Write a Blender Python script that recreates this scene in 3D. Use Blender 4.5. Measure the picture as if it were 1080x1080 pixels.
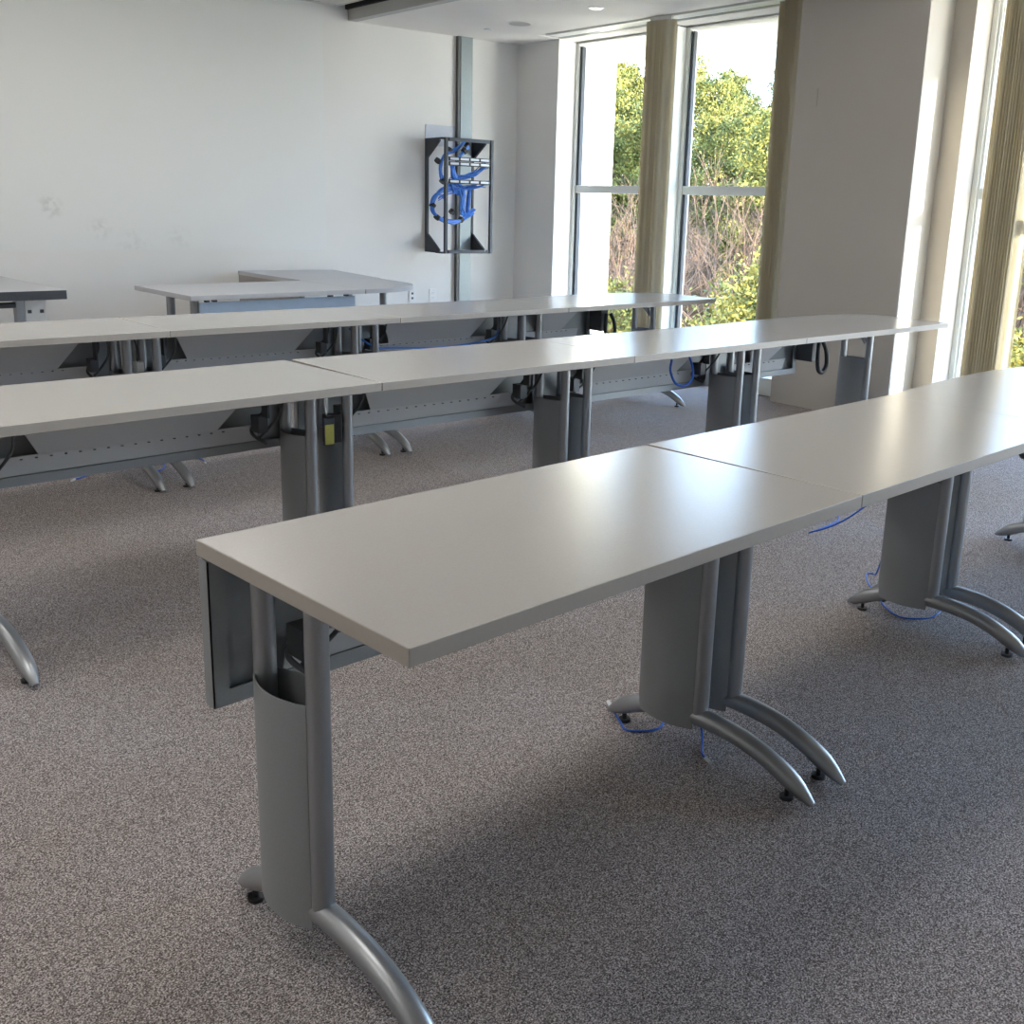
import bpy, bmesh, math, random
from mathutils import Vector, Matrix
from math import sin, cos, pi, radians

# ------------------------------------------------------------------ scene, camera, sky, sun
SC = bpy.context.scene
for o in list(bpy.data.objects): bpy.data.objects.remove(o, do_unlink=True)
COL = SC.collection

YAW, PITCH, ROLL = 0.7758, 0.2455, 0.0308
cam_d = bpy.data.cameras.new('camera'); cam = bpy.data.objects.new('camera', cam_d); COL.objects.link(cam)
fw = Vector((sin(YAW)*cos(PITCH), cos(YAW)*cos(PITCH), -sin(PITCH)))
rt = Vector((cos(YAW), -sin(YAW), 0)); up = rt.cross(fw)
rt2 = rt*cos(ROLL) + up*sin(ROLL); up2 = -rt*sin(ROLL) + up*cos(ROLL)
M = Matrix((rt2, up2, -fw)).transposed().to_4x4(); M.translation = Vector((-0.7766, -1.0517, 1.3203))
cam.matrix_world = M
cam_d.sensor_width = 36.0; cam_d.lens = 36*1096.16/1080
cam_d.shift_x = -(579.24-540)/1080; cam_d.shift_y = (492.06-540)/1080
cam_d.clip_start = 0.05; cam_d.clip_end = 400
SC.camera = cam
SC.view_settings.view_transform = 'Standard'; SC.view_settings.look = 'None'
SC.view_settings.gamma = 1.0; SC.view_settings.use_curve_mapping = False
SC.view_settings.exposure = 1.85

# sky: a bright pale horizon that turns blue overhead
world = bpy.data.worlds.new('sky'); SC.world = world; world.use_nodes = True
nt = world.node_tree; nt.nodes.clear()
tc = nt.nodes.new('ShaderNodeTexCoord'); sx = nt.nodes.new('ShaderNodeSeparateXYZ')
rp = nt.nodes.new('ShaderNodeValToRGB'); bg = nt.nodes.new('ShaderNodeBackground'); wo = nt.nodes.new('ShaderNodeOutputWorld')
nt.links.new(tc.outputs['Generated'], sx.inputs[0]); nt.links.new(sx.outputs['Z'], rp.inputs[0])
nt.links.new(rp.outputs[0], bg.inputs[0]); nt.links.new(bg.outputs[0], wo.inputs[0])
e = rp.color_ramp.elements
e[0].position = 0.0; e[0].color = (1.0, 0.97, 0.92, 1)
e[1].position = 0.55; e[1].color = (0.36, 0.58, 1.0, 1)
k = e.new(0.14); k.color = (0.58, 0.77, 1.0, 1)
k = e.new(0.28); k.color = (0.34, 0.57, 1.0, 1)
bg.inputs[1].default_value = 3.15

SUN_DIR = Vector((-1, 8, -0.62)).normalized()
sl = bpy.data.lights.new('sun', 'SUN'); sun = bpy.data.objects.new('sun', sl); COL.objects.link(sun)
sl.energy = 10.0; sl.angle = radians(0.6); sl.color = (1.0, 0.90, 0.70)
sun.rotation_euler = SUN_DIR.to_track_quat('-Z', 'Y').to_euler(); sun.location = (8, -20, 6)

# ------------------------------------------------------------------ materials
def new_mat(name):
    m = bpy.data.materials.new(name); m.use_nodes = True
    return m, m.node_tree, m.node_tree.nodes['Principled BSDF']
def mat(name, col, rough=0.5, metal=0.0, noise=0.0, nscale=30.0, bump=0.0, bscale=200.0, spec=None):
    m, t, b = new_mat(name)
    b.inputs['Base Color'].default_value = (*col, 1); b.inputs['Roughness'].default_value = rough
    b.inputs['Metallic'].default_value = metal
    if spec is not None: b.inputs['Specular IOR Level'].default_value = spec
    co = t.nodes.new('ShaderNodeTexCoord')
    if noise > 0:
        n = t.nodes.new('ShaderNodeTexNoise'); n.inputs['Scale'].default_value = nscale; n.inputs['Detail'].default_value = 3
        t.links.new(co.outputs['Object'], n.inputs['Vector'])
        r = t.nodes.new('ShaderNodeValToRGB')
        r.color_ramp.elements[0].position = 0.3; r.color_ramp.elements[1].position = 0.7
        r.color_ramp.elements[0].color = (*[c*(1-noise) for c in col], 1)
        r.color_ramp.elements[1].color = (*[min(1, c*(1+noise)) for c in col], 1)
        t.links.new(n.outputs['Fac'], r.inputs[0]); t.links.new(r.outputs[0], b.inputs['Base Color'])
    if bump > 0:
        n = t.nodes.new('ShaderNodeTexNoise'); n.inputs['Scale'].default_value = bscale
        t.links.new(co.outputs['Object'], n.inputs['Vector'])
        bp = t.nodes.new('ShaderNodeBump'); bp.inputs['Strength'].default_value = bump; bp.inputs['Distance'].default_value = 0.002
        t.links.new(n.outputs['Fac'], bp.inputs['Height']); t.links.new(bp.outputs[0], b.inputs['Normal'])
    return m

WALL = mat('wall_paint', (0.83, 0.818, 0.79), 0.65, noise=0.02, nscale=1.5, bump=0.05)
CEIL = mat('ceiling_paint', (0.88, 0.84, 0.80), 0.8, noise=0.02, nscale=2)
WALL_SHADED = mat('shade_darkened_wall_paint', (0.50, 0.465, 0.42), 0.65, noise=0.02, nscale=1.5, bump=0.05)  # wall paint with the pillar's backlit shade mixed into the colour
FRAME = mat('window_frame_paint', (0.78, 0.79, 0.76), 0.4, noise=0.02)
GASKET = mat('dark_gasket', (0.05, 0.06, 0.07), 0.5, noise=0.05)
LAM = mat('grey_laminate', (0.43, 0.40, 0.37), 0.19, noise=0.025, nscale=260, bump=0.12, bscale=420, spec=0.55)
EDGE = mat('laminate_edge', (0.42, 0.385, 0.345), 0.45, noise=0.02, nscale=80)
SILVER = mat('silver_paint', (0.37, 0.385, 0.40), 0.36, 0.75, noise=0.04, nscale=400)
PANELM = mat('grey_steel_panel', (0.32, 0.34, 0.35), 0.5, 0.35, noise=0.04, nscale=300)
TRAYM = mat('light_grey_steel', (0.56, 0.575, 0.585), 0.45, 0.3, noise=0.03, nscale=300)
BLACK = mat('black_plastic', (0.02, 0.02, 0.022), 0.45, noise=0.1)
DARKM = mat('dark_steel', (0.06, 0.065, 0.075), 0.45, 0.4, noise=0.08, nscale=60)
BLUE = mat('blue_cable', (0.03, 0.12, 0.55), 0.35, noise=0.08, nscale=50)
BLUE2 = mat('bright_blue_cable', (0.06, 0.22, 0.70), 0.4, noise=0.1, nscale=50)
CLEAR = mat('clear_plug_plastic', (0.75, 0.77, 0.8), 0.2, noise=0.03)
WHITEP = mat('white_plastic', (0.82, 0.82, 0.80), 0.35, noise=0.02)
YELLOW = mat('yellow_label', (0.55, 0.52, 0.12), 0.5, noise=0.05)
GREYD = mat('dark_grey_bracket', (0.10, 0.11, 0.12), 0.45, 0.3, noise=.05)
TRUNK = mat('trunking_metal', (0.25, 0.29, 0.30), 0.4, 0.35, noise=0.03, nscale=60)
TRUNKD = mat('trunking_side', (0.12, 0.125, 0.125), 0.5, 0.3, noise=0.03, nscale=60)
BEAM = mat('grey_beam_paint', (0.50, 0.49, 0.47), 0.5, noise=0.02)
TABLE2 = mat('pale_grey_laminate', (0.50, 0.50, 0.52), 0.35, noise=0.03, nscale=200)
BLUEPAN = mat('pale_blue_panel', (0.42, 0.52, 0.66), 0.4, noise=0.03)
PORT = mat('port_strip_metal', (0.50, 0.52, 0.56), 0.35, 0.4, noise=.03)
CHROME = mat('chrome', (0.8, 0.8, 0.82), 0.15, 1.0, noise=0.02)
EXT = mat('white_exterior_cladding', (0.82, 0.82, 0.80), 0.6, noise=0.02, nscale=2)
BARK = mat('bark', (0.09, 0.062, 0.045), 0.9, noise=0.3, nscale=6, spec=0.05)
TWIG = mat('pale_twig_bark', (0.135, 0.090, 0.066), 0.9, noise=0.3, nscale=4, spec=0.05)
GROUND = mat('leaf_litter', (0.06, 0.036, 0.02), 1.0, noise=0.45, nscale=0.6, spec=0.0)

def leaf_mat(name, c1, c2, scale):
    m, t, b = new_mat(name); b.inputs['Roughness'].default_value = 0.6; b.inputs['Specular IOR Level'].default_value = 0.15
    co = t.nodes.new('ShaderNodeTexCoord'); n = t.nodes.new('ShaderNodeTexNoise'); n.inputs['Scale'].default_value = scale; n.inputs['Detail'].default_value = 4
    r = t.nodes.new('ShaderNodeValToRGB'); r.color_ramp.elements[0].position = .35; r.color_ramp.elements[1].position = .65
    r.color_ramp.elements[0].color = (*c1, 1); r.color_ramp.elements[1].color = (*c2, 1)
    t.links.new(co.outputs['Object'], n.inputs[0]); t.links.new(n.outputs['Fac'], r.inputs[0]); t.links.new(r.outputs[0], b.inputs['Base Color'])
    return m
PINE = leaf_mat('pine_needles', (0.055, 0.072, 0.018), (0.25, 0.225, 0.055), 1.2)
BROAD = leaf_mat('glossy_broad_leaves', (0.045, 0.055, 0.012), (0.32, 0.26, 0.06), 2.5)

# carpet: fine salt and pepper loops over slow tonal drift
CARPET, t, b = new_mat('carpet_loops')
b.inputs['Roughness'].default_value = 0.95; b.inputs['Specular IOR Level'].default_value = 0.15
co = t.nodes.new('ShaderNodeTexCoord')
n1 = t.nodes.new('ShaderNodeTexNoise'); n1.inputs['Scale'].default_value = 330; n1.inputs['Detail'].default_value = 2.0; n1.inputs['Roughness'].default_value = 0.7
n2 = t.nodes.new('ShaderNodeTexNoise'); n2.inputs['Scale'].default_value = 1.1; n2.inputs['Detail'].default_value = 3
n3 = t.nodes.new('ShaderNodeTexVoronoi'); n3.inputs['Scale'].default_value = 240
for n in (n1, n2, n3): t.links.new(co.outputs['Object'], n.inputs['Vector'])
r1 = t.nodes.new('ShaderNodeValToRGB'); el = r1.color_ramp.elements
el[0].position = 0.40; el[0].color = (0.04, 0.033, 0.031, 1); el[1].position = 0.63; el[1].color = (0.78, 0.72, 0.70, 1)
kk = el.new(0.5); kk.color = (0.21, 0.187, 0.18, 1)
sc_ = t.nodes.new('ShaderNodeSeparateColor'); n4 = t.nodes.new('ShaderNodeTexVoronoi'); n4.inputs['Scale'].default_value = 380; t.links.new(co.outputs['Object'], n4.inputs['Vector'])
t.links.new(n4.outputs['Color'], sc_.inputs[0]); mr_ = t.nodes.new('ShaderNodeMapRange'); mr_.inputs[3].default_value = .385; mr_.inputs[4].default_value = .66; t.links.new(sc_.outputs[0], mr_.inputs[0])
ad_ = t.nodes.new('ShaderNodeMath'); ad_.operation = 'ADD'; t.links.new(mr_.outputs[0], ad_.inputs[0]); t.links.new(n1.outputs['Fac'], ad_.inputs[1])
hv_ = t.nodes.new('ShaderNodeMath'); hv_.operation = 'MULTIPLY'; hv_.inputs[1].default_value = .5; t.links.new(ad_.outputs[0], hv_.inputs[0]); t.links.new(hv_.outputs[0], r1.inputs[0])
r2 = t.nodes.new('ShaderNodeValToRGB'); r2.color_ramp.elements[0].position = .35; r2.color_ramp.elements[1].position = .65
r2.color_ramp.elements[0].color = (0.90, 0.86, 0.82, 1); r2.color_ramp.elements[1].color = (1.0, 1.0, 1.03, 1)
t.links.new(n2.outputs['Fac'], r2.inputs[0])
mx = t.nodes.new('ShaderNodeMixRGB'); mx.blend_type = 'MULTIPLY'; mx.inputs[0].default_value = 1
t.links.new(r1.outputs[0], mx.inputs[1]); t.links.new(r2.outputs[0], mx.inputs[2]); t.links.new(mx.outputs[0], b.inputs['Base Color'])
bp = t.nodes.new('ShaderNodeBump'); bp.inputs['Strength'].default_value = 0.25; bp.inputs['Distance'].default_value = 0.004
t.links.new(n3.outputs['Distance'], bp.inputs['Height']); t.links.new(bp.outputs[0], b.inputs['Normal'])

# wall covering with a few scuffs (marks with shapes of their own)
BOARD, t, b = new_mat('writable_wall_covering')
b.inputs['Roughness'].default_value = 0.38
co = t.nodes.new('ShaderNodeTexCoord'); base = (0.82, 0.825, 0.805, 1)
prev = None
for (x, z, r, d) in ((-2.16, 1.21, 0.10, 0.16), (-1.83, 1.06, 0.10, 0.10), (-1.60, 0.95, 0.16, 0.05), (-1.25, 1.0, 0.12, 0.05)):
    mp = t.nodes.new('ShaderNodeMapping'); mp.vector_type = 'POINT'; mp.inputs['Location'].default_value = (-x/r, 0, -z/r); mp.inputs['Scale'].default_value = (1/r, 0.0, 1/r)
    t.links.new(co.outputs['Object'], mp.inputs[0])
    nz = t.nodes.new('ShaderNodeTexNoise'); nz.inputs['Scale'].default_value = 22; t.links.new(co.outputs['Object'], nz.inputs['Vector'])
    g = t.nodes.new('ShaderNodeTexGradient'); g.gradient_type = 'SPHERICAL'; t.links.new(mp.outputs[0], g.inputs[0])
    mu = t.nodes.new('ShaderNodeMath'); mu.operation = 'MULTIPLY'; t.links.new(g.outputs['Fac'], mu.inputs[0])
    rr = t.nodes.new('ShaderNodeValToRGB'); rr.color_ramp.elements[0].position = .42; rr.color_ramp.elements[1].position = .62
    t.links.new(nz.outputs['Fac'], rr.inputs[0]); t.links.new(rr.outputs[0], mu.inputs[1])
    m2 = t.nodes.new('ShaderNodeMath'); m2.operation = 'MULTIPLY'; m2.inputs[1].default_value = d*4; t.links.new(mu.outputs[0], m2.inputs[0]); m2.use_clamp = True
    mm = t.nodes.new('ShaderNodeMixRGB'); t.links.new(m2.outputs[0], mm.inputs[0]); mm.inputs[2].default_value = (0.50, 0.49, 0.46, 1)
    if prev is None: mm.inputs[1].default_value = base
    else: t.links.new(prev, mm.inputs[1])
    prev = mm.outputs[0]
t.links.new(prev, b.inputs['Base Color'])

# glass: clear, with a fresnel reflection
GLASS = bpy.data.materials.new('window_glass'); GLASS.use_nodes = True; t = GLASS.node_tree; t.nodes.clear()
o_ = t.nodes.new('ShaderNodeOutputMaterial'); ms = t.nodes.new('ShaderNodeMixShader'); tr = t.nodes.new('ShaderNodeBsdfTransparent'); gl = t.nodes.new('ShaderNodeBsdfGlossy')
lf = t.nodes.new('ShaderNodeLayerWeight'); lf.inputs[0].default_value = .5; pw = t.nodes.new('ShaderNodeMath'); pw.operation = 'POWER'; pw.inputs[1].default_value = 5.0; t.links.new(lf.outputs['Facing'], pw.inputs[0]); lw = t.nodes.new('ShaderNodeMath'); lw.operation = 'MULTIPLY_ADD'; lw.inputs[1].default_value = .45; lw.inputs[2].default_value = .02; t.links.new(pw.outputs[0], lw.inputs[0]); tr.inputs[0].default_value = (0.95, 0.97, 0.96, 1); gl.inputs['Roughness'].default_value = 0.01
t.links.new(lw.outputs[0], ms.inputs[0]); t.links.new(tr.outputs[0], ms.inputs[1]); t.links.new(gl.outputs[0], ms.inputs[2]); t.links.new(ms.outputs[0], o_.inputs[0])

# blinds: thin cloth that lets light through
BLIND = bpy.data.materials.new('blind_cloth'); BLIND.use_nodes = True; t = BLIND.node_tree; t.nodes.clear()
o_ = t.nodes.new('ShaderNodeOutputMaterial'); ms = t.nodes.new('ShaderNodeMixShader'); di = t.nodes.new('ShaderNodeBsdfDiffuse'); tl = t.nodes.new('ShaderNodeBsdfTranslucent')
nz = t.nodes.new('ShaderNodeTexNoise'); nz.inputs['Scale'].default_value = 60; co = t.nodes.new('ShaderNodeTexCoord'); t.links.new(co.outputs['Object'], nz.inputs[0])
rr = t.nodes.new('ShaderNodeValToRGB'); rr.color_ramp.elements[0].color = (0.72, 0.68, 0.55, 1); rr.color_ramp.elements[1].color = (0.78, 0.74, 0.62, 1)
t.links.new(nz.outputs['Fac'], rr.inputs[0]); t.links.new(rr.outputs[0], di.inputs[0]); tl.inputs[0].default_value = (0.90, 0.82, 0.63, 1)
ms.inputs[0].default_value = 0.38; t.links.new(di.outputs[0], ms.inputs[1]); t.links.new(tl.outputs[0], ms.inputs[2]); t.links.new(ms.outputs[0], o_.inputs[0])

# ceiling tiles with thin joints
TILE, t, b = new_mat('ceiling_tiles'); b.inputs['Roughness'].default_value = 0.9
co = t.nodes.new('ShaderNodeTexCoord'); br = t.nodes.new('ShaderNodeTexBrick'); br.offset = 0.0
br.inputs['Color1'].default_value = (0.72, 0.70, 0.66, 1); br.inputs['Color2'].default_value = (0.71, 0.69, 0.65, 1); br.inputs['Mortar'].default_value = (0.42, 0.40, 0.38, 1)
br.inputs['Scale'].default_value = 1.0; br.inputs['Mortar Size'].default_value = 0.006; br.inputs['Brick Width'].default_value = 0.61; br.inputs['Row Height'].default_value = 0.61
t.links.new(co.outputs['Object'], br.inputs[0]); t.links.new(br.outputs[0], b.inputs['Base Color'])

# ------------------------------------------------------------------ mesh helpers
def obj(name, bm, m, parent=None, smooth=False, bevel=0.0, seg=2):
    me = bpy.data.meshes.new(name); bmesh.ops.recalc_face_normals(bm, faces=bm.faces); bm.to_mesh(me); bm.free()
    for mm in (m if isinstance(m, (list, tuple)) else [m]): me.materials.append(mm)
    if smooth:
        for p in me.polygons: p.use_smooth = True
    o = bpy.data.objects.new(name, me); COL.objects.link(o)
    if parent: o.parent = parent
    if bevel > 0:
        md = o.modifiers.new('bevel', 'BEVEL'); md.width = bevel; md.segments = seg; md.limit_method = 'ANGLE'; md.angle_limit = radians(40)
    if smooth:
        md = o.modifiers.new('split', 'EDGE_SPLIT'); md.split_angle = radians(40)
    return o
def empty(name, loc=(0, 0, 0), rz=0):
    o = bpy.data.objects.new(name, None); COL.objects.link(o); o.location = loc; o.rotation_euler = (0, 0, rz); o.empty_display_size = 0.1
    return o
def tag(o, label=None, cat=None, group=None, kind=None):
    if label: o['label'] = label
    if cat: o['category'] = cat
    if group: o['group'] = group
    if kind: o['kind'] = kind
    return o
def box(bm, a, b_, mi=0):
    x0, y0, z0 = a; x1, y1, z1 = b_
    v = [bm.verts.new(p) for p in ((x0,y0,z0),(x1,y0,z0),(x1,y1,z0),(x0,y1,z0),(x0,y0,z1),(x1,y0,z1),(x1,y1,z1),(x0,y1,z1))]
    for q in ((0,3,2,1),(4,5,6,7),(0,1,5,4),(1,2,6,5),(2,3,7,6),(3,0,4,7)):
        f = bm.faces.new([v[i] for i in q]); f.material_index = mi
def prism(bm, pts, z0, z1, mi=0, side_mi=None):
    lo = [bm.verts.new((x, y, z0)) for x, y in pts]; hi = [bm.verts.new((x, y, z1)) for x, y in pts]
    f = bm.faces.new(list(reversed(lo))); f.material_index = mi
    f = bm.faces.new(hi); f.material_index = mi
    n = len(pts)
    for i in range(n):
        f = bm.faces.new((lo[i], lo[(i+1) % n], hi[(i+1) % n], hi[i])); f.material_index = mi if side_mi is None else side_mi
def prism_axis(bm, pts3, off):
    lo = [bm.verts.new(p) for p in pts3]; hi = [bm.verts.new(Vector(p)+Vector(off)) for p in pts3]
    bm.faces.new(list(reversed(lo))); bm.faces.new(hi); n = len(pts3)
    for i in range(n): bm.faces.new((lo[i], lo[(i+1) % n], hi[(i+1) % n], hi[i]))
def tube(bm, pts, r, n=12, cap=True, zmin=None, closed=False):
    pts = [Vector(p) for p in pts]; rs = r if isinstance(r, (list, tuple)) else [r]*len(pts)
    rings = []; ref = None; N = len(pts)
    for i, p in enumerate(pts):
        if closed: d = pts[(i+1) % N]-pts[(i-1) % N]
        else: d = pts[min(i+1, N-1)]-pts[max(i-1, 0)]
        d.normalize()
        if ref is None:
            ref = Vector((0, 0, 1)) if abs(d.z) < 0.9 else Vector((1, 0, 0))
        u = (ref-d*ref.dot(d)).normalized(); w = d.cross(u); ref = u
        ring = []
        for j in range(n):
            q = p+(u*cos(2*pi*j/n)+w*sin(2*pi*j/n))*rs[i]
            if zmin is not None and q.z < zmin: q.z = zmin
            ring.append(bm.verts.new(q))
        rings.append(ring)
    for i in range(N if closed else N-1):
        a, c = rings[i], rings[(i+1) % N]
        for j in range(n): bm.faces.new((a[j], a[(j+1) % n], c[(j+1) % n], c[j]))
    if cap and not closed: bm.faces.new(list(reversed(rings[0]))); bm.faces.new(rings[-1])
def cyl(bm, c, r, z0, z1, n=20, r2=None):
    lo = [bm.verts.new((c[0]+r*cos(2*pi*i/n), c[1]+r*sin(2*pi*i/n), z0)) for i in range(n)]
    r2 = r if r2 is None else r2
    hi = [bm.verts.new((c[0]+r2*cos(2*pi*i/n), c[1]+r2*sin(2*pi*i/n), z1)) for i in range(n)]
    bm.faces.new(list(reversed(lo))); bm.faces.new(hi)
    for i in range(n): bm.faces.new((lo[i], lo[(i+1) % n], hi[(i+1) % n], hi[i]))
def spline(ctrl, n=10, closed=False):
    P = [Vector(p) for p in ctrl]; out = []; N = len(P)
    for i in range(N if closed else N-1):
        if closed: a, b_, c, d = P[(i-1) % N], P[i], P[(i+1) % N], P[(i+2) % N]
        else: a, b_, c, d = P[max(i-1, 0)], P[i], P[i+1], P[min(i+2, N-1)]
        for k_ in range(n):
            s = k_/n
            out.append(0.5*((2*b_)+(c-a)*s+(2*a-5*b_+4*c-d)*s*s+(3*b_-a-3*c+d)*s**3))
    if not closed: out.append(P[-1])
    return out
def copy_tree(o, parent=None):
    c = o.copy(); COL.objects.link(c); c.parent = parent
    for ch in list(o.children): copy_tree(ch, c)
    return c
def struct(name, bm, m, **kw): return tag(obj(name, bm, m, **kw), kind='structure')

# ------------------------------------------------------------------ the room
ZC = 2.75; ZL = 2.85
def wx(y, d=0.0): return 5.94+0.066*y+d          # the window line, d inwards is negative
def wseg(bm, y0, y1, d0, d1, z0, z1, mi=0):
    prism(bm, [(wx(y0, d0), y0), (wx(y0, d1), y0), (wx(y1, d1), y1), (wx(y1, d0), y1)], z0, z1, mi)
YR = -3.4; XL = -5.0
bk = lambda x: 6.553-0.12*(x-5.985)               # the far wall's line

bm = bmesh.new(); prism(bm, [(XL-.2, YR-.2), (wx(YR, .1), YR-.2), (wx(6.6, .1), 8.2), (XL-.2, 8.2)], -0.2, 0)
struct('floor', bm, CARPET)
bm = bmesh.new(); prism(bm, [(XL-.2, bk(XL-.2)), (6.6, bk(6.6)), (6.6, bk(6.6)+.25), (XL-.2, bk(XL-.2)+.25)], 0, 3.1)
struct('wall_back', bm, WALL)
bm = bmesh.new(); box(bm, (XL-.2, YR-.2, 0), (XL, 8.2, 3.1)); struct('wall_left', bm, WALL)
bm = bmesh.new(); box(bm, (XL, YR-.2, 0), (6.15, YR, 3.1)); struct('wall_front', bm, WALL)
# right wall: far pier, deep pillar, low curbs and heads
bm = bmesh.new(); wseg(bm, 5.96, 6.62, -.27, .49, 0, 3.1); struct('wall_right_pier', bm, WALL)
bm = bmesh.new(); wseg(bm, 2.20, 3.14, -.597, .70, 0, 3.1); struct('wall_right_pillar', bm, WALL_SHADED)
bm = bmesh.new(); wseg(bm, 2.06, 2.20, -.28, .49, 0, 3.1); struct('wall_right_jamb', bm, WALL_SHADED)
for i, (y0, y1) in enumerate(((3.14, 5.96), (YR, 2.06))):
    bm = bmesh.new(); wseg(bm, y0, y1, -.45 if i == 0 else -.40, .10, 0, .13); struct('trim_%d' % (i+1), bm, FRAME, bevel=.004)
bm = bmesh.new(); wseg(bm, YR-3, 6.6, -.02, 1.09, 2.74, 3.1); struct('trim_3', bm, EXT)

# ceilings: plain soffit to the right, tiles to the left, grey beam between
yb = 6.9
def bx_(y): return 4.42+0.055*(y-5.9)
bm = bmesh.new()
prism(bm, [(bx_(YR), YR), (wx(YR, -.53), YR), (wx(6.8, -.53), 6.8), (bx_(6.8), 6.8)], ZC, ZC+.25)
struct('ceiling', bm, CEIL)
bm = bmesh.new(); wseg(bm, YR, 2.20, -.26, -.02, ZC, ZC+.2); wseg(bm, 3.14, 5.97, -.26, -.02, ZC, ZC+.2); wseg(bm, 5.97, 6.7, -.53, -.2, ZC, ZC+.2)
wseg(bm, 2.2, 3.14, -.6, -.5, ZC, ZC+.2)
struct('ceiling_window_strip', bm, CEIL)
bm = bmesh.new(); prism(bm, [(XL, YR), (bx_(YR)-.12, YR), (bx_(7.0)-.12, 7.9), (XL, 7.9)], ZL, ZL+.2); struct('ceiling_tiled', bm, TILE)
bm = bmesh.new()
prism(bm, [(bx_(YR)-.08, YR), (bx_(YR), YR), (bx_(6.75), 6.73), (bx_(6.75)-.08, 6.74)], ZC, ZC+.085)
struct('trim_4', bm, BEAM, bevel=.002)
bm = bmesh.new()
prism(bm, [(bx_(YR)-.10, YR), (bx_(YR), YR), (bx_(6.75), 6.74), (bx_(6.75)-.10, 6.75)], ZC+.085, ZL+.15)
struct('trim_5', bm, BLACK)
bm = bmesh.new(); prism(bm, [(XL-.2, YR-.2), (wx(YR, .49), YR-.2), (wx(6.6, .49), 8.2), (XL-.2, 8.2)], 3.1, 3.2); struct('ceiling_slab', bm, CEIL)
# blind track recess beside the windows
bm = bmesh.new(); wseg(bm, 3.14, 5.95, -.53, -.26, ZC+.05, ZC+.08); wseg(bm, YR, 2.2, -.53, -.26, ZC+.05, ZC+.08); struct('trim_6', bm, DARKM)
tr_ = []
for (y0, y1, lab) in ((3.16, 5.92, 'white metal blind track in the ceiling above the far pair of windows'), (YR+.05, 2.15, 'white metal blind track in the ceiling above the window nearest the camera')):
    bm = bmesh.new(); wseg(bm, y0, y1, -.475, -.34, ZC-.004, ZC+.045)
    t_ = obj('blind_track', bm, FRAME, bevel=.003); tag(t_, lab, 'blind track'); 
    bm = bmesh.new(); wseg(bm, y0, y1, -.325, -.285, ZC-.002, ZC+.03); obj('track_rail', bm, TRUNK, t_, bevel=.002)

# windows
def window(n, y0, y1, mull=None):
    w = empty('window_%d' % n, (0, 0, 0)); tag(w, kind='structure')
    bm = bmesh.new()
    for (a, b_) in ((y0, y0+.035), (y1-.035, y1)): wseg(bm, a, b_, -.05, .06, .13, 2.74)
    wseg(bm, y0, y1, -.05, .06, .13, .18); wseg(bm, y0, y1, -.05, .06, 2.728, 2.74)
    obj('window_frame', bm, FRAME, w, bevel=.002)
    bm = bmesh.new()
    for (a, b_) in ((y0+.035, y0+.047), (y1-.047, y1-.035), ): wseg(bm, a, b_, -.03, .03, .18, 2.71)
    wseg(bm, y1-.066, y1-.058, -.03, .0, .18, 2.71)
    obj('gasket', bm, GASKET if n < 3 else EXT, w)
    bm = bmesh.new(); wseg(bm, y0+.035, y1-.035, -.035, .035, 1.445, 1.513); obj('transom', bm, FRAME, w, bevel=.003)
    bm = bmesh.new(); wseg(bm, y0+.02, y1-.02, -.004, .004, .16, 2.72); obj('pane', bm, GLASS, w)
    return w
window(1, 4.80, 5.96); window(2, 3.14, 4.63); window(3, .77, 2.06); window(4, YR, .62)
for n, (a, b_) in enumerate(((4.63, 4.80), (.62, .77))):
    bm = bmesh.new(); wseg(bm, a, b_, (-.17, -.11)[n], (.10, .25)[n], .13, 2.74); struct('trim_%d' % (7+n), bm, FRAME, bevel=.004)

# vertical blinds, pulled into stacks
def blind(y0, y1, n, d, z0, label, ang=-42, amp=.012):
    b_ = empty('vertical_blind', (wx((y0+y1)/2, d), (y0+y1)/2, 0))
    tag(b_, label, 'blind', 'stacked vertical blinds')
    proto = None
    for i in range(n):
        y = y0+(y1-y0)*(i+.5)/n-(y0+y1)/2
        if proto is None:
            bm = bmesh.new(); K = 8; W = .089
            f_ = [(-W/2+W*k_/K, .011*sin(pi*k_/K)+.004*sin(3*pi*k_/K)) for k_ in range(K+1)]
            bkp = [(p[0], p[1]-.0012) for p in reversed(f_)]
            prism(bm, f_+bkp, z0, ZC-.03)
            proto = obj('slat', bm, BLIND, b_, smooth=True); s = proto
        else:
            s = proto.copy(); COL.objects.link(s); s.parent = b_
        s.location = (.066*y+random.uniform(-.004, .004), y, 0); s.rotation_euler = (0, 0, radians(ang+random.uniform(-7, 7)))
    bm = bmesh.new(); prism(bm, [(-.012+.066*(y0-(y0+y1)/2), y0-(y0+y1)/2), (.012+.066*(y0-(y0+y1)/2), y0-(y0+y1)/2), (.012+.066*(y1-(y0+y1)/2), y1-(y0+y1)/2), (-.012+.066*(y1-(y0+y1)/2), y1-(y0+y1)/2)], ZC-.03, ZC-.004)
    obj('carrier', bm, WHITEP, b_)
    return b_
random.seed(4)
blind(4.40, 4.62, 13, -.50, .16, 'broad cream vertical blind stack hanging between the two far windows')
blind(3.20, 3.35, 10, -.50, .16, 'pale greenish vertical blind stack beside the dark pillar, at the far windows')
blind(1.50, 1.73, 13, -.51, .05, 'sunlit yellow vertical blind stack at the right edge, in the nearest window')
blind(.50, .80, 13, -.46, .05, 'vertical blind stack just outside the right edge of the view')

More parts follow.
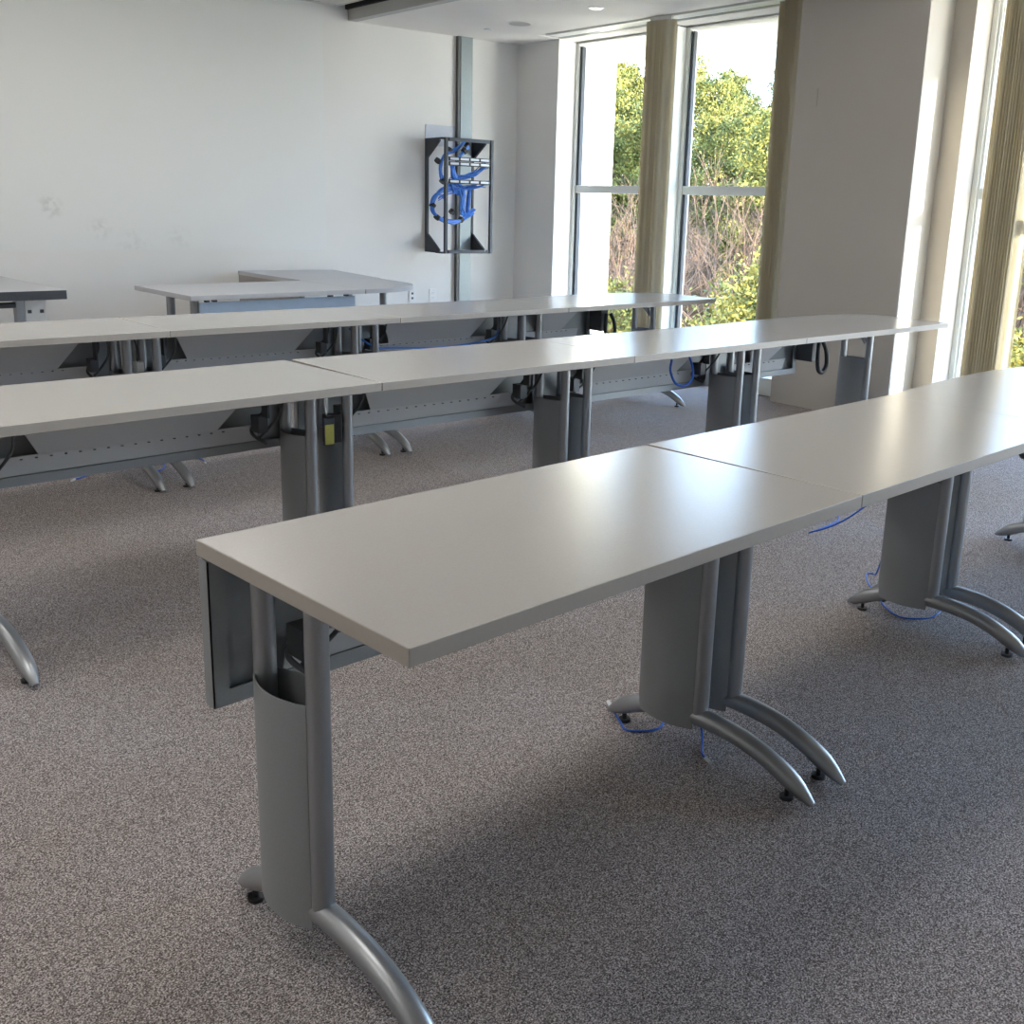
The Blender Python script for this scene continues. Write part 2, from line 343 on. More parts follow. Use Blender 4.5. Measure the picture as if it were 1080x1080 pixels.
# ceiling fittings
def down(name, x, y, r, label, cat):
    root = empty(name, (x, y, ZC)); tag(root, label, cat)
    bm = bmesh.new(); cyl(bm, (0, 0), r, -.006, .0, 32, r); obj('trim_ring', bm, WHITEP if name != 'ceiling_speaker' else CEIL, root, bevel=.002)
    return root
dl = down('downlight', 5.18, 4.68, .062, 'small round recessed downlight near the window blind track', 'downlight')
bm = bmesh.new(); cyl(bm, (0, 0), .045, -.0085, -.006, 32); obj('reflector', bm, CHROME, dl)
bm = bmesh.new(); cyl(bm, (0, 0), .024, -.010, -.0085, 24); obj('lamp_lens', bm, GASKET, dl)
sp = down('ceiling_speaker', 5.31, 5.65, .10, 'large round ceiling speaker with a plain grille', 'speaker')
bm = bmesh.new(); cyl(bm, (0, 0), .088, -.0085, -.006, 40); obj('grille', bm, BEAM, sp)
sd = down('sensor_cover', 5.36, 6.10, .04, 'small round ceiling disc nearest the grey wall trunking', 'ceiling disc')

# fill light panels added above the view, only to brighten the room
FILL_GLOW = bpy.data.materials.new('fill_light_glow'); FILL_GLOW.use_nodes = True; t = FILL_GLOW.node_tree; t.nodes.clear()
em = t.nodes.new('ShaderNodeEmission'); em.inputs[0].default_value = (1.0, 0.97, 0.93, 1); em.inputs[1].default_value = 1.55
o_ = t.nodes.new('ShaderNodeOutputMaterial'); t.links.new(em.outputs[0], o_.inputs[0])
lp = None
for (x, y, lb) in ((-3, 4.6, 'added fill light panel furthest left near the far wall'), (-.6, 4.6, 'added fill light panel second from left near the far wall'), (1.8, 4.6, 'added fill light panel third from left near the far wall'),
                   (-3, 1.2, 'added fill light panel furthest left over the middle row'), (-.6, 1.2, 'added fill light panel second from left over the middle row'), (1.8, 1.2, 'added fill light panel third from left over the middle row')):
    if lp is None:
        lp = empty('added_fill_panel', (x, y, ZL)); q_ = lp
        bm = bmesh.new(); box(bm, (-.62, -.62, -.012), (.62, .62, 0)); obj('frame', bm, FRAME, lp, bevel=.003)
        bm = bmesh.new(); box(bm, (-.58, -.58, -.016), (.58, .58, -.0121)); obj('glow_face', bm, FILL_GLOW, lp)
    else: q_ = copy_tree(lp); q_.location = (x, y, ZL)
    tag(q_, lb, 'ceiling light', 'square added fill light panels')

# ------------------------------------------------------------------ far wall fittings (frame: s along the wall to the right, n out of the wall)
WN = Vector((-.12, -1, 0)).normalized(); WS = Vector((1, -.12, 0)).normalized()
WANG = math.atan2(-.12, 1)
def wall_empty(name, x, z=0.0, n=0.0):
    p = Vector((x, bk(x), z))+WN*n
    return empty(name, p, WANG)         # local x along wall, local -y out of the wall
bo = wall_empty('wall_covering', 4.16); 
bm = bmesh.new(); box(bm, (-9.1, -.005, .90), (0, .0, ZL)); o = obj('wall_covering', bm, BOARD)
o.location = bo.location; o.rotation_euler = bo.rotation_euler; bpy.data.objects.remove(bo)
o.name = 'wall_covering'; tag(o, 'large off white writable covering over the left of the far wall, lightly scuffed', 'wall covering')
r0 = wall_empty('cable_trunking', 5.507); tag(r0, 'tall blue grey metal trunking from ceiling down the far wall', 'trunking')
bm = bmesh.new(); box(bm, (-.05, -.045, 0), (.075, 0, ZC)); obj('cover', bm, TRUNK, r0, bevel=.003)
bm = bmesh.new(); box(bm, (-.075, -.04, 0), (-.05, 0, ZC)); obj('side_rail', bm, TRUNKD, r0)
def outlet(x, z, label, dark):
    r = wall_empty('wall_outlet', x, z); tag(r, label, 'outlet')
    bm = bmesh.new(); box(bm, (-.036, -.007, -.058), (.036, 0, .058)); obj('cover_plate', bm, WHITEP, r, bevel=.002)
    for dz in (-.02, .022):
        bm = bmesh.new()
        if dark: box(bm, (-.009, -.010, dz-.009), (.009, -.006, dz+.009))
        else: box(bm, (-.017, -.009, dz-.014), (.017, -.006, dz+.014))
        s = obj('socket', bm, GASKET if dark else WHITEP, r, bevel=.001)
        if not dark:
            bm = bmesh.new(); box(bm, (-.008, -.0095, dz-.004), (-.005, -.0085, dz+.006)); box(bm, (.005, -.0095, dz-.004), (.008, -.0085, dz+.006)); obj('slot', bm, BEAM, s)
outlet(4.985, .49, 'white wall plate with two dark data sockets, left of its neighbour', True)
outlet(5.20, .49, 'white power outlet plate nearest the grey trunking', False)
pl = wall_empty('cover_plate', 5.33, 1.90)
bm = bmesh.new(); box(bm, (-.21, -.006, -.09), (.10, 0, .09)); o = obj('wall_plate', bm, mat('pale_blue_grey_plate', (.58, .61, .68), .4, noise=.02), None, bevel=.002)
o.location = pl.location; o.rotation_euler = pl.rotation_euler; bpy.data.objects.remove(pl); tag(o, 'flat pale blue grey plate on the wall behind the black rack top', 'plate')
# blank plate on the pillar
bp_ = empty('blank_plate', (wx(2.99, -.597), 2.99, 2.07), math.atan2(1, .066)); 
bm = bmesh.new(); box(bm, (-.036, 0, -.058), (.036, .007, .058)); o = obj('blank_wall_plate', bm, WALL_SHADED, None, bevel=.002)
o.location = bp_.location; o.rotation_euler = bp_.rotation_euler; bpy.data.objects.remove(bp_); tag(o, 'small painted blank plate high on the dark pillar', 'plate')

# wall rack
rk = wall_empty('wall_rack', 5.118, .885); tag(rk, 'open black wall mounted network rack on far wall beside trunking', 'rack')
D = .35; Wd = .50; Hh = .985
for x, lab in ((0, None), (Wd-.02, None)):
    bm = bmesh.new(); box(bm, (x, -.035, 0), (x+.02, 0, Hh)); 
    for s in (0, 1):      # triangular gusset reaching forward at top and bottom
        zz = (lambda v: v) if s == 0 else (lambda v: Hh-v)
        prism_axis(bm, [(x, -.03, zz(.0)), (x, -.24, zz(.0)), (x, -.24, zz(.03)), (x, -.03, zz(.17))], (.018, 0, 0))
    obj('side_bracket', bm, DARKM, rk)
bm = bmesh.new()
for x in (0, Wd-.026): box(bm, (x, -D, 0), (x+.026, -D+.03, Hh))
for z in (0, Hh-.03): box(bm, (.036, -D, z), (Wd-.036, -D+.03, z+.03))
obj('front_frame', bm, DARKM, rk, bevel=.002)
for z in (0, Hh-.012):
    bm = bmesh.new(); box(bm, (-.012, -D+.03, z-.002), (.012, -.20, z+.012)); box(bm, (Wd-.024, -D+.03, z-.002), (Wd, -.20, z+.012))
    box(bm, (-.01, -.22, z-.001), (Wd, -.20, z+.011))
    obj('hinge_arm', bm, DARKM, rk)
for z in (.79, .75, .60):
    bm = bmesh.new(); box(bm, (.036, -D-.004, z), (Wd-.036, -D+.012, z+.036)); p_ = obj('patch_panel', bm, BLACK, rk)
    for k_ in range(4):
        bm = bmesh.new(); x0 = .045+k_*.105; box(bm, (x0, -D-.009, z+.010), (x0+.085, -D-.004, z+.028)); obj('port_strip', bm, PORT, p_)
bm = bmesh.new(); tube(bm, [(Wd-.05, -D-.006, .17), (Wd-.085, -D-.008, .02)], .003, 6); obj('zip_tie', bm, WHITEP, rk)

def wpt(s, n, z): return (s, -n, z)
bn = wall_empty('cable_bundle', 5.118, .885); tag(bn, 'thick loops of bright blue network cable hanging inside the rack', 'cable')
def bundle(name, ctrl, r, k_=1, spread=.01, parent=None, m=None, n=8):
    bm = bmesh.new()
    for i in range(k_):
        random.seed(i*7+len(ctrl)); c = [Vector(p)+Vector([random.uniform(-spread, spread) for _ in range(3)]) for p in ctrl]
        tube(bm, spline(c, n), r, 6)
    return obj(name, bm, m or BLUE2, parent, smooth=True)
upper = [wpt(.34, .12, .96), wpt(.20, .20, .90), wpt(.07, .22, .84), wpt(.02, .22, .74), wpt(.05, .22, .64), wpt(.16, .24, .55), wpt(.28, .22, .50)]
lower = [wpt(.20, .24, .60), wpt(.02, .26, .55), wpt(-.07, .26, .46), wpt(-.07, .26, .36), wpt(.02, .26, .29), wpt(.16, .25, .27), wpt(.30, .2, .32), wpt(.36, .16, .42), wpt(.34, .2, .56)]
mid = [wpt(.10, .30, .77), wpt(.14, .26, .66), wpt(.22, .26, .56), wpt(.24, .24, .44), wpt(.26, .22, .36), wpt(.34, .18, .33), wpt(.42, .14, .37)]
bundle('cable_loop', upper, .011, 5, .012, bn); bundle('cable_loop', lower, .011, 6, .013, bn); bundle('cable_loop', mid, .010, 7, .02, bn)
bundle('cable_loop', [wpt(.30, .25, .92), wpt(.22, .27, .86), wpt(.17, .27, .82)], .010, 4, .01, bn)
bundle('patch_leads', [wpt(.44, .32, .77), wpt(.32, .28, .68), wpt(.14, .27, .64), wpt(.10, .26, .56)], .004, 12, .03, bn)
bundle('patch_leads', [wpt(.42, .32, .60), wpt(.28, .28, .57), wpt(.12, .27, .54), wpt(.0, .26, .48)], .004, 12, .028, bn)
for c in ((.0, .22, .79), (.05, .22, .62), (-.075, .26, .41), (-.03, .26, .31), (.05, .255, .285), (.24, .225, .295), (.13, .205, .885), (.24, .27, .885), (.31, .22, .935), (.13, .25, .36)):
    bm = bmesh.new(); q = Vector(wpt(*c)); tube(bm, [q+Vector((-.010, 0, -.012)), q+Vector((.010, 0, .012))], .029, 10); obj('cable_tie', bm, BLACK, bn)

# ------------------------------------------------------------------ classroom tables
L = 1.219; DP = .6096; H = .737; TH = .029
LEGX = .068
def leg(x, side, parent):
    """side -1: left end of its table"""
    bm = bmesh.new()
    for y in (.335, .505): cyl(bm, (x, y), .0205, .10, H-TH-.004, 20)
    box(bm, (x-.022, .12, H-TH-.010), (x+.022, .575, H-TH-.001))
    lg = obj('leg', bm, SILVER, parent, smooth=True)
    bm = bmesh.new(); n = 36; y0, y1 = .008, .628; yc = .318; pts = []; rs = []
    for i in range(n+1):
        y = y0+(y1-y0)*i/n; d = abs(y-yc)/(.31); z = .106-.094*d**2.4
        pts.append((x, y, z)); rs.append(.0235 if d < .8 else .0235*(1-.6*((d-.8)/.2)**1.5))
    tube(bm, pts, rs, 14, zmin=.011)
    obj('foot', bm, SILVER, lg, smooth=True)
    # curved sheet covers between the two posts, one bulging to each side
    for s in (-1, 1):
        bm = bmesh.new(); K = 14; a = []; b_ = []
        for i in range(K+1):
            u = i/K; y = .343+.170*u; q = .0195+.024*sin(pi*u)**.8
            a.append((x+s*q, y)); b_.append((x+s*(q-.003), y))
        prism(bm, a+list(reversed(b_)), .075, .505)
        obj('leg_cover', bm, PANELM, lg, smooth=True)
    for y in (.075, .575):
        bm = bmesh.new(); cyl(bm, (x, y), .016, 0, .008, 16); cyl(bm, (x, y), .006, .008, .026, 10); obj('glide', bm, BLACK, lg)
    return lg
def modesty(x0, x1, parent, cut=True):
    bm = bmesh.new(); Y = .585; za, zb = .425, H-TH-.006; w = .028
    box(bm, (x0, Y+.022, za), (x1, Y+.025, zb))                    # back sheet
    box(bm, (x0, Y-.006, za), (x1, Y-.003, za+w))                   # bottom lip
    box(bm, (x0, Y-.006, za-.003), (x1, Y+.025, za))
    for (a, b_) in ((x0, x0+.003), (x1-.003, x1)): box(bm, (a, Y-.006, za), (b_, Y+.022, zb))
    box(bm, (x0, Y-.006, za+w), (x0+.032, Y-.003, zb)); box(bm, (x1-.032, Y-.006, za+w), (x1, Y-.003, zb))
    mp = obj('modesty_panel', bm, PANELM, parent)
    # folded cable tray: a hanging lip with cut corners above a slotted ledge
    t0, t1 = x0+.19, x1-.19
    bm = bmesh.new()
    def quad(p):  prism_axis(bm, p, (0, .002, .0015))
    yt, yb_ = Y-.135, Y-.03; zt, zz = H-TH-.012, .520
    quad([(t0, yt, zt), (t1, yt, zt), (t1-.115, yb_, zz), (t0+.115, yb_, zz)])
    quad([(x0+.14, yb_+.004, zz), (x1-.14, yb_+.004, zz), (x1-.14, Y-.008, za+w+.004), (x0+.14, Y-.008, za+w+.004)])
    obj("cable_tray", bm, TRAYM, mp)
    bm = bmesh.new()
    k_ = t0+.06
    while k_ < t1-.06:
        box(bm, (k_, yb_-.0005, zz-.011), (k_+.007, yb_+.006, zz-.008)); k_ += .045
    obj('tray_slots', bm, GREYD, mp)
    return mp
def cable_brackets(x, s, parent):
    bm = bmesh.new()
    box(bm, (x-.004, .46, .56), (x+.004, .50, .66)); box(bm, (x-.018, .50, .50), (x+.018, .555, .56))
    tube(bm, spline([(x-.01, .42, .69), (x+.02, .50, .60), (x-.015, .56, .50), (x+.01, .50, .46)]), .006, 6)
    tube(bm, spline([(x+.02, .38, .69), (x+.05, .47, .57), (x+.01, .55, .47)]), .005, 6)
    return obj('cable_bracket', bm, GREYD, parent)
def make_table():
    root = empty('training_table')
    bm = bmesh.new(); prism(bm, [(.0015, 0), (L-.0015, 0), (L-.0015, DP), (.0015, DP)], H-TH, H, 0, 1)
    obj('tabletop', bm, [LAM, EDGE], root, bevel=.0018)
    leg(LEGX, -1, root); leg(L-LEGX, 1, root); modesty(.005, L-.005, root)
    cable_brackets(.16, -1, root); cable_brackets(L-.16, 1, root)
    return root
EL_ = 1.42
def end_outline():
    pts = [(.0008, 0), (EL_-.012, 0), (EL_, .012)]
    c = spline([(EL_+.01, .22, 0), (EL_+.025, .38, 0), (EL_-.02, .50, 0), (EL_-.14, .585, 0), (EL_-.40, .643, 0), (.75, .655, 0), (.40, .642, 0), (.0008, DP, 0)], 6)
    return pts+[(p.x, p.y) for p in c]
def make_end(length=.78):
    root = empty('end_table')
    bm = bmesh.new(); prism(bm, end_outline(), H-TH, H, 0, 1); obj('tabletop', bm, [LAM, EDGE], root, bevel=.0018)
    leg(LEGX, -1, root); leg(1.15, 1, root); modesty(.005, length, root)
    bm = bmesh.new(); box(bm, (length-.01, .47, .50), (length+.06, .60, H-TH-.002)); obj('junction_box', bm, GREYD, root, bevel=.004)
    bm = bmesh.new(); cc = [(length+.02, .45, .62), (length+.005, .44, .53), (length+.02, .44, .46), (length+.06, .44, .44), (length+.10, .44, .48), (length+.10, .45, .56), (length+.08, .47, .62)]
    tube(bm, spline(cc), .013, 10); obj('cable_conduit', bm, BLACK, root, smooth=True)
    bm = bmesh.new(); tube(bm, spline([(1.15, .36, .60), (1.12, .40, .665), (1.02, .44, .69), (.92, .46, .695)]), .016, 10); obj('brace', bm, SILVER, root, smooth=True)
    return root
T0 = make_table(); E0 = make_end(); used = {'t': False, 'e': False}
def place(kind, x, y, a, label, group):
    src = T0 if kind == 't' else E0
    o = src if not used[kind] else copy_tree(src)
    used[kind] = True
    o.location = (x, y, 0); o.rotation_euler = (0, 0, a); tag(o, label, 'table', group)
    return o
def row(ox, oy, angs, start, labels, group):
    out = []
    a = angs[0]; x, y = ox, oy
    if start < 0: x -= L*cos(a); y -= L*sin(a)
    for i, (a, lb) in enumerate(zip(angs, labels)):
        out.append(place('e' if i == len(angs)-1 else 't', x, y, a, lb, group)); x += L*cos(a); y += L*sin(a)
    return out
ROWF = row(0, 0, (.0134, -.0012, .0036), 0, (
    'nearest grey training table, its free left end and panel fully in view',
    'second grey table of the nearest row, glossy with window reflections',
    'rightmost table of the nearest row, cut off by the right edge'), 'tables of the nearest row')
ROWM = row(1.2038, 1.7683, (.011, -.0312, -.0312, -.0312), -1, (
    'leftmost table of the middle row, running off the left edge',
    'second table from left in the middle row, yellow tagged box at its left leg',
    'third table of the middle row, crossed by a bright glare patch',
    'curved end table closing the middle row against the dark pillar'), 'tables of the middle row')
ROWB = row(1.2208, 3.3939, (-.0238, -.0281, -.0142, -.0142), -1, (
    'leftmost table of the farthest row, below the dark edged table',
    'second table of the farthest row, in front of the pale blue panel table',
    'third table of the farthest row, blue cable hanging along its tray',
    'curved end table closing the farthest row before the tall windows'), 'tables of the farthest row')

# tables by the far wall
def rect_leg(parent, x, y, r=.026, z1=.70):
    bm = bmesh.new(); cyl(bm, (x, y), r, .0, z1, 16); return obj('leg', bm, SILVER, parent, smooth=True)
ta = empty('desk', (2.035, 4.90, 0), .01); tag(ta, 'pale grey desk with a light blue front panel, before the far wall', 'desk')
bm = bmesh.new(); prism(bm, [(0, 0), (1.245, 0), (1.245, .83), (0.03, .85)], .708, .737); obj('desktop', bm, TABLE2, ta, bevel=.002)
for q in ((.07, .10), (.07, .42), (1.18, .10)): rect_leg(ta, *q)
bm = bmesh.new(); box(bm, (.08, .055, .30), (1.20, .065, .690)); obj('front_panel', bm, BLUEPAN, ta)
for x in (.12, .17, 1.0, 1.12):
    bm = bmesh.new(); box(bm, (x, .05, .691), (x+.025, .075, .709)); obj('panel_clip', bm, DARKM, ta)
tb = empty('peninsula_desk', (3.285, 4.91, 0), .01); tag(tb, 'pale grey peninsula desk with a rounded right end, beside the blue panel desk', 'desk')
cv = spline([(0, 0, 0), (.22, .01, 0), (.45, .10, 0), (.60, .28, 0), (.66, .52, 0), (.70, .85, 0)], 8)
bm = bmesh.new(); prism(bm, [(p.x, p.y) for p in cv]+[(.40, .98), (.0, .84)], .708, .737); obj('desktop', bm, TABLE2, tb, bevel=.002)
rect_leg(tb, .30, .22)
tcx = empty('return_desk', (3.30, 5.76, 0), 0); tag(tcx, 'pale grey return desk reaching back to the far wall behind the peninsula', 'desk')
bm = bmesh.new(); prism(bm, [(.0, .005), (.38, .14), (.70, .01), (.88, .95), (.06, 1.07)], .708, .737); obj('desktop', bm, TABLE2, tcx, bevel=.002)
rect_leg(tcx, .78, .85)
bm = bmesh.new(); prism(bm, [(.0, .01), (.03, .01), (.09, 1.06), (.06, 1.06)], .30, .7075); obj('side_panel', bm, mat('taupe_side_panel', (.36, .33, .31), .5, noise=.03), tcx)
td = empty('dark_edged_table', (.2, 5.54, 0), 0); tag(td, 'grey topped table with a thick dark edge at the left edge of view', 'table')
bm = bmesh.new(); prism(bm, [(-.5, 0), (1.355, 0), (1.37, 1.24), (-.5, 1.24)], .685, .740, 0, 1); obj('tabletop', bm, [TABLE2, DARKM], td, bevel=.003)
bm = bmesh.new(); box(bm, (1.14, .10, .0), (1.26, .13, .684)); g_ = obj('support_leg', bm, WHITEP, td, bevel=.003)
bm = bmesh.new(); box(bm, (1.155, .094, .60), (1.175, .10, .62)); box(bm, (1.225, .094, .60), (1.245, .10, .62)); obj('bolt', bm, GASKET, g_)
bm = bmesh.new(); box(bm, (1.08, .06, 0), (1.125, .12, .684)); obj('post', bm, SILVER, td, bevel=.002)
bm = bmesh.new(); tube(bm, [(.98, .08, .655), (1.08, .08, .655)], .018, 10); obj('clamp_knob', bm, DARKM, td)
bm = bmesh.new(); box(bm, (-.40, .10, 0), (-.28, .13, .684)); obj('support_leg', bm, WHITEP, td, bevel=.003)

# ------------------------------------------------------------------ cables and small things
def cable(ctrl, label, r=.003, plug=None, m=None, name='network_cable'):
    bm = bmesh.new(); P = spline(ctrl, 10); tube(bm, P, r, 8)
    o = obj(name, bm, m or BLUE, None, smooth=True); tag(o, label, 'cable')
    for e_ in (plug or ()):
        a = P[-1] if e_ else P[0]; b_ = P[-3] if e_ else P[2]; d = (a-b_).normalized()
        bm = bmesh.new(); tube(bm, [a-d*.004, a+d*.024], .006, 4); obj('plug', bm, CLEAR, o)
    return o
cable([(1.160, .655, .012), (1.125, .59, .005), (1.105, .545, .004), (1.165, .50, .004), (1.235, .52, .005), (1.25, .50, .03), (1.22, .45, .11), (1.21, .42, .45)], 'blue cable curled over the floor at the second leg pair of the nearest row', plug=(0,))
cable([(1.143, .318, .006), (1.16, .345, .004), (1.20, .375, .006), (1.225, .40, .03), (1.225, .43, .12), (1.215, .44, .46)], 'short blue cable end with clear plug lying under the nearest row', plug=(0,))
cable([(2.56, .60, .30), (2.63, .68, .06), (2.725, .745, .006), (2.70, .76, .005), (2.61, .70, .004), (2.53, .62, .004), (2.45, .55, .004), (2.40, .47, .004), (2.43, .42, .004), (2.50, .39, .005), (2.56, .40, .05), (2.50, .45, .3)], 'blue cable loop around the third leg pair of the nearest row')
cable([(2.98, .585, .48), (2.97, .70, .42), (2.95, 1.0, .12), (2.98, 1.18, .01), (3.06, 1.19, .004), (3.18, 1.198, .004), (3.30, 1.24, .005), (3.42, 1.45, .006)], 'dark blue cable trailing across open carpet behind the nearest row', .0035)
cable([(.93, 3.87, .006), (1.02, 3.93, .004), (1.11, 3.985, .004), (1.16, 4.0, .05), (1.17, 3.98, .30)], 'blue cable end left of the farthest row feet, under the middle row tray', .004, plug=(0,))
cable([(1.27, 3.78, .006), (1.33, 3.82, .005), (1.38, 3.90, .005), (1.36, 3.97, .02), (1.30, 3.98, .20)], 'blue cable between the two curved feet of the farthest row', .004)
cable([(1.56, 3.83, .006), (1.575, 3.88, .004), (1.56, 3.93, .004), (1.46, 3.97, .004), (1.40, 3.99, .03), (1.36, 3.98, .25)], 'blue cable with white end right of the farthest row feet', .004, plug=(0,))
cable([(2.50, 3.93, .62), (2.60, 3.84, .52), (2.75, 3.83, .505), (3.0, 3.82, .488), (3.25, 3.815, .490), (3.48, 3.82, .515), (3.58, 3.88, .56)], 'long blue cable sagging across the slotted tray of the farthest row', .006, m=BLUE2)
cable([(3.23, 2.19, .60), (3.20, 2.17, .55), (3.22, 2.15, .49), (3.28, 2.14, .475), (3.35, 2.15, .50), (3.37, 2.17, .56), (3.37, 2.2, .62)], 'dark blue cable loop hanging from the third middle row table', .006)
# tagged power box between the middle row's legs
pb = empty('power_box', (1.205, 2.085, .470), radians(-12)); pb.scale = (.8, .8, .9); tag(pb, 'small black power box with a yellow tag, hanging between middle row legs', 'power box')
bm = bmesh.new(); box(bm, (-.02, .012, .0), (.055, .06, .115)); obj('housing', bm, BLACK, pb, bevel=.003)
bm = bmesh.new(); box(bm, (-.035, -.002, -.004), (.015, .011, .105)); fr = obj('tag_holder', bm, GASKET, pb, bevel=.002)
bm = bmesh.new(); box(bm, (-.030, -.006, .0), (.010, -.002, .08)); obj('yellow_tag', bm, YELLOW, fr)
bm = bmesh.new(); tube(bm, spline([(-.01, .03, .115), (-.015, .04, .17), (.0, .05, .245)]), .004, 6); obj('hanging_lead', bm, WHITEP, pb)
for (x, y, lb) in ((1.16, 3.82, 'small white plug box dangling between first farthest row legs'),):
    b_ = empty('cable_adapter', (1.235, 3.80, .50), .4); tag(b_, lb, 'adapter')
    bm = bmesh.new(); box(bm, (-.022, -.02, 0), (.022, .02, .05)); obj('body', bm, WHITEP, b_, bevel=.005)
    bm = bmesh.new(); tube(bm, spline([(0, 0, .05), (.01, .01, .12), (-.01, .02, .20)]), .004, 6); obj('lead', bm, BLACK, b_)

# ------------------------------------------------------------------ outside: wooded slope
CX, CY = cam.location.x, cam.location.y
C0 = Vector((-0.78, -1.05, 0))
def pol(az, r): return (C0.x+r*sin(az), C0.y+r*cos(az))
def gz(x, y):
    d = math.hypot(x-C0.x, y-C0.y)
    return -6.5+max(0, d-22)*.11+.25*sin(x*.3)*cos(y*.23)
bm = bmesh.new(); grid = {}
NA, NR = 40, 30
for i in range(NA+1):
    az = .2+1.7*i/NA
    for j in range(NR+1):
        r = 10.5+j*3.6
        x, y = pol(az, r); grid[i, j] = bm.verts.new((x, y, gz(x, y)))
for i in range(NA):
    for j in range(NR): bm.faces.new((grid[i, j], grid[i+1, j], grid[i+1, j+1], grid[i, j+1]))
tag(obj('hillside', bm, GROUND, smooth=False), kind='structure')

def leafquad(bm, p, s, rnd):
    n = Vector((rnd.gauss(0, 1), rnd.gauss(0, 1), rnd.gauss(0, 1))).normalized(); u = n.orthogonal().normalized(); w = n.cross(u)
    a = rnd.uniform(0, 6.28); u2 = u*cos(a)+w*sin(a); w2 = (w*cos(a)-u*sin(a))*.45
    bm.faces.new([bm.verts.new(p+u2*s), bm.verts.new(p+w2*s), bm.verts.new(p-u2*s), bm.verts.new(p-w2*s)])
def stick(bm, a, b_, r0, r1, n=4):
    d = (b_-a).normalized(); u = d.orthogonal().normalized(); w = d.cross(u)
    A = [bm.verts.new(a+(u*cos(2*pi*i/n)+w*sin(2*pi*i/n))*r0) for i in range(n)]; B = [bm.verts.new(b_+(u*cos(2*pi*i/n)+w*sin(2*pi*i/n))*r1) for i in range(n)]
    for i in range(n): bm.faces.new((A[i], A[(i+1) % n], B[(i+1) % n], B[i]))
def make_pine(seed, h):
    rnd = random.Random(seed); root = empty('pine_tree')
    bt = bmesh.new(); bf = bmesh.new(); p = Vector((0, 0, -.5)); ps = [p]
    for i in range(7):
        p = Vector((rnd.gauss(0, .12)*i*.4, rnd.gauss(0, .12)*i*.4, h*(i+1)/7.)); ps.append(p)
    for i in range(7): stick(bt, ps[i], ps[i+1], .17*(1-i/8.2), .17*(1-(i+1)/8.2), 6)
    for k_ in range(105):
        f = rnd.uniform(.38, 1.0)**.85; zc = h*f; i = min(6, int(f*7)); base = ps[i].lerp(ps[i+1], f*7-i if i < 7 else 1)
        a = rnd.uniform(0, 6.28); rr = (1.1-f)*3.6*rnd.uniform(.5, 1.1)+.3
        c = base+Vector((cos(a)*rr, sin(a)*rr, rnd.uniform(0, .7)))
        stick(bt, base, c, .035, .012, 3)
        R_ = rnd.uniform(.45, .85)
        for q in range(190):
            d = Vector((rnd.gauss(0, .5), rnd.gauss(0, .5), rnd.gauss(0, .32)))*R_
            leafquad(bf, c+d, rnd.uniform(.05, .115), rnd)
    obj('trunk', bt, BARK, root); obj('foliage', bf, PINE, root); return root
def make_bare(seed, h):
    rnd = random.Random(seed); root = empty('bare_tree'); bt = bmesh.new(); bb = bmesh.new()
    def grow(bm_, p, d, l, r, depth):
        q = p+d*l; stick(bm_, p, q, r, r*.7, 5 if depth < 2 else 3)
        if depth >= 6: return
        for _ in range(3 if depth in (1, 2, 4) else 2):
            nd = (d+Vector((rnd.gauss(0, .38), rnd.gauss(0, .38), rnd.gauss(.12, .22)))).normalized()
            grow(bb, q, nd, l*rnd.uniform(.62, .85), r*.62, depth+1)
    grow(bt, Vector((0, 0, -.5)), Vector((rnd.gauss(0, .05), rnd.gauss(0, .05), 1)).normalized(), h*.30, .13, 0)
    obj('trunk', bt, TWIG, root); obj('branches', bb, TWIG, root); return root
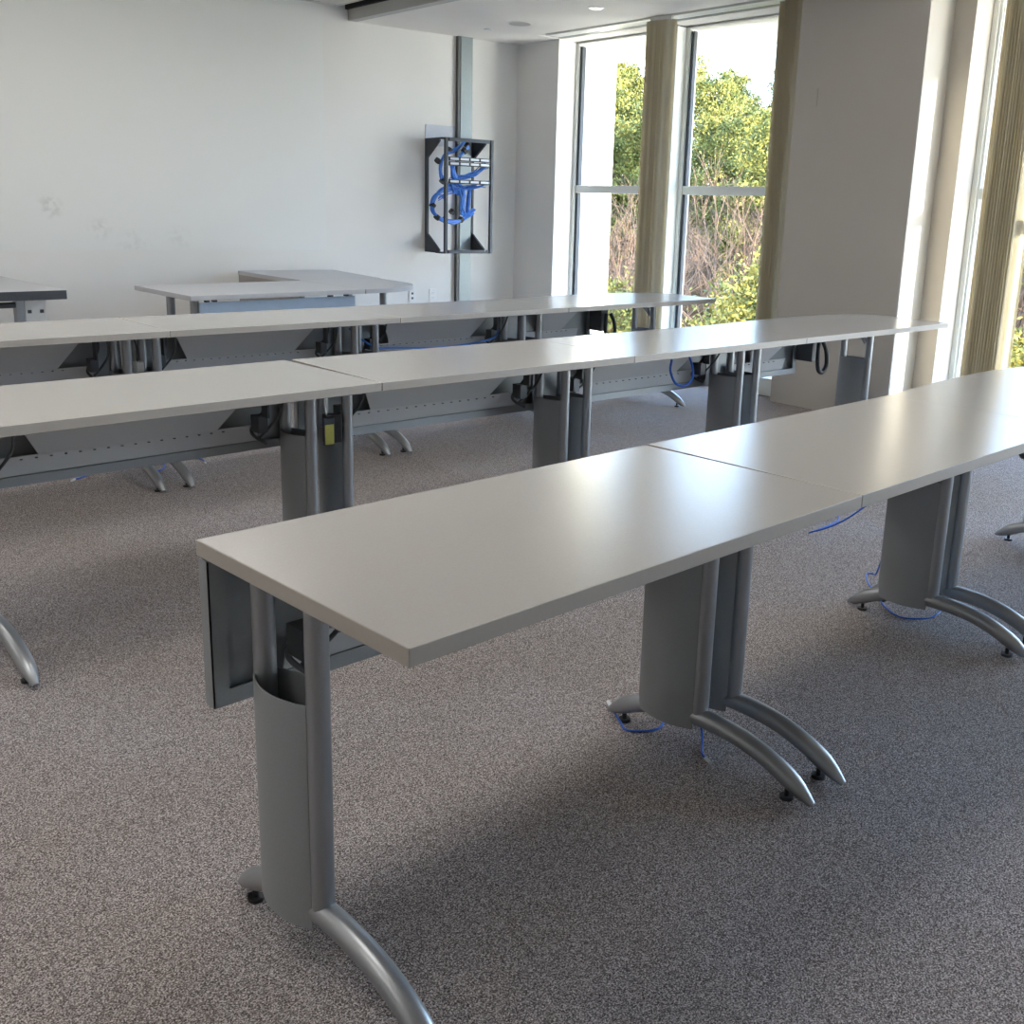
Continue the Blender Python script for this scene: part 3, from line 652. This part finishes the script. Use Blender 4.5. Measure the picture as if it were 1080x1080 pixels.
def make_broad(seed, R_, h):
    rnd = random.Random(seed); root = empty('evergreen_tree'); bt = bmesh.new(); bf = bmesh.new()
    stick(bt, Vector((0, 0, -.5)), Vector((0, 0, h*.8)), .16, .05, 8)
    for k_ in range(260):
        a = rnd.uniform(0, 6.28); f = rnd.uniform(.12, 1); prof = (1-f**2.2)**.5*1.0
        rr = R_*prof*rnd.uniform(.55, 1.05); c = Vector((cos(a)*rr, sin(a)*rr, h*f))
        if k_ % 3 == 0: stick(bt, Vector((0, 0, max(.3, h*f-.8))), c, .03, .01, 3)
        for q in range(130):
            leafquad(bf, c+Vector((rnd.gauss(0, .26), rnd.gauss(0, .26), rnd.gauss(0, .22))), rnd.uniform(.035, .075), rnd)
    obj('trunk', bt, BARK, root); obj('foliage', bf, BROAD, root); return root
def put(o, az, r, sc, rot, label, group, dz=0):
    x, y = pol(az, r); o.location = (x, y, gz(x, y)+dz); o.rotation_euler = (0, 0, rot); o.scale = (sc, sc, sc)
    tag(o, label, 'tree', group); return o
rnd = random.Random(11)
pines = [make_pine(s, 13.0) for s in (1, 2, 3)]; bares = [make_bare(s, 11.0) for s in (5, 6, 7)]
fresh = set()
def take(lst, i):
    o = lst[i % len(lst)]
    if o.name in fresh: return copy_tree(o)
    fresh.add(o.name); return o
GP, GB = 'pines of the wooded slope outside', 'leafless trees of the wooded slope outside'
LP, LB = 'tall yellow green pine on the wooded slope outside', 'leafless brown tree on the wooded slope outside'
i = 0
for (r, n, s0) in ((38, 13, .73), (47, 14, .83), (58, 15, .92)):
    for k_ in range(n):
        az = .70+.66*(k_+rnd.uniform(.2, .8))/n
        put(take(pines, i), az, r+rnd.uniform(-2.5, 2.5), s0*1.0*rnd.uniform(.86, 1.04), rnd.uniform(0, 6), LP, GP); i += 1
i = 0
for (r, n, s0) in ((25, 11, .60), (31, 13, .66), (35, 13, .70)):
    for k_ in range(n):
        az = .70+.66*(k_+rnd.uniform(.2, .8))/n
        put(take(bares, i), az, r+rnd.uniform(-2, 2), s0*rnd.uniform(.85, 1.1), rnd.uniform(0, 6), LB, GB); i += 1
ev = make_broad(21, 2.7, 7.0)
put(ev, .99, 19, .95, 0, 'bushy yellow green evergreen close outside the second far window', None)
put(copy_tree(ev), .825, 20.5, .86, 2, 'bushy yellow green evergreen close outside the leftmost window', None)
put(copy_tree(ev), 1.19, 18, .85, 4, 'dark evergreen just outside the nearest window at the right edge', None)
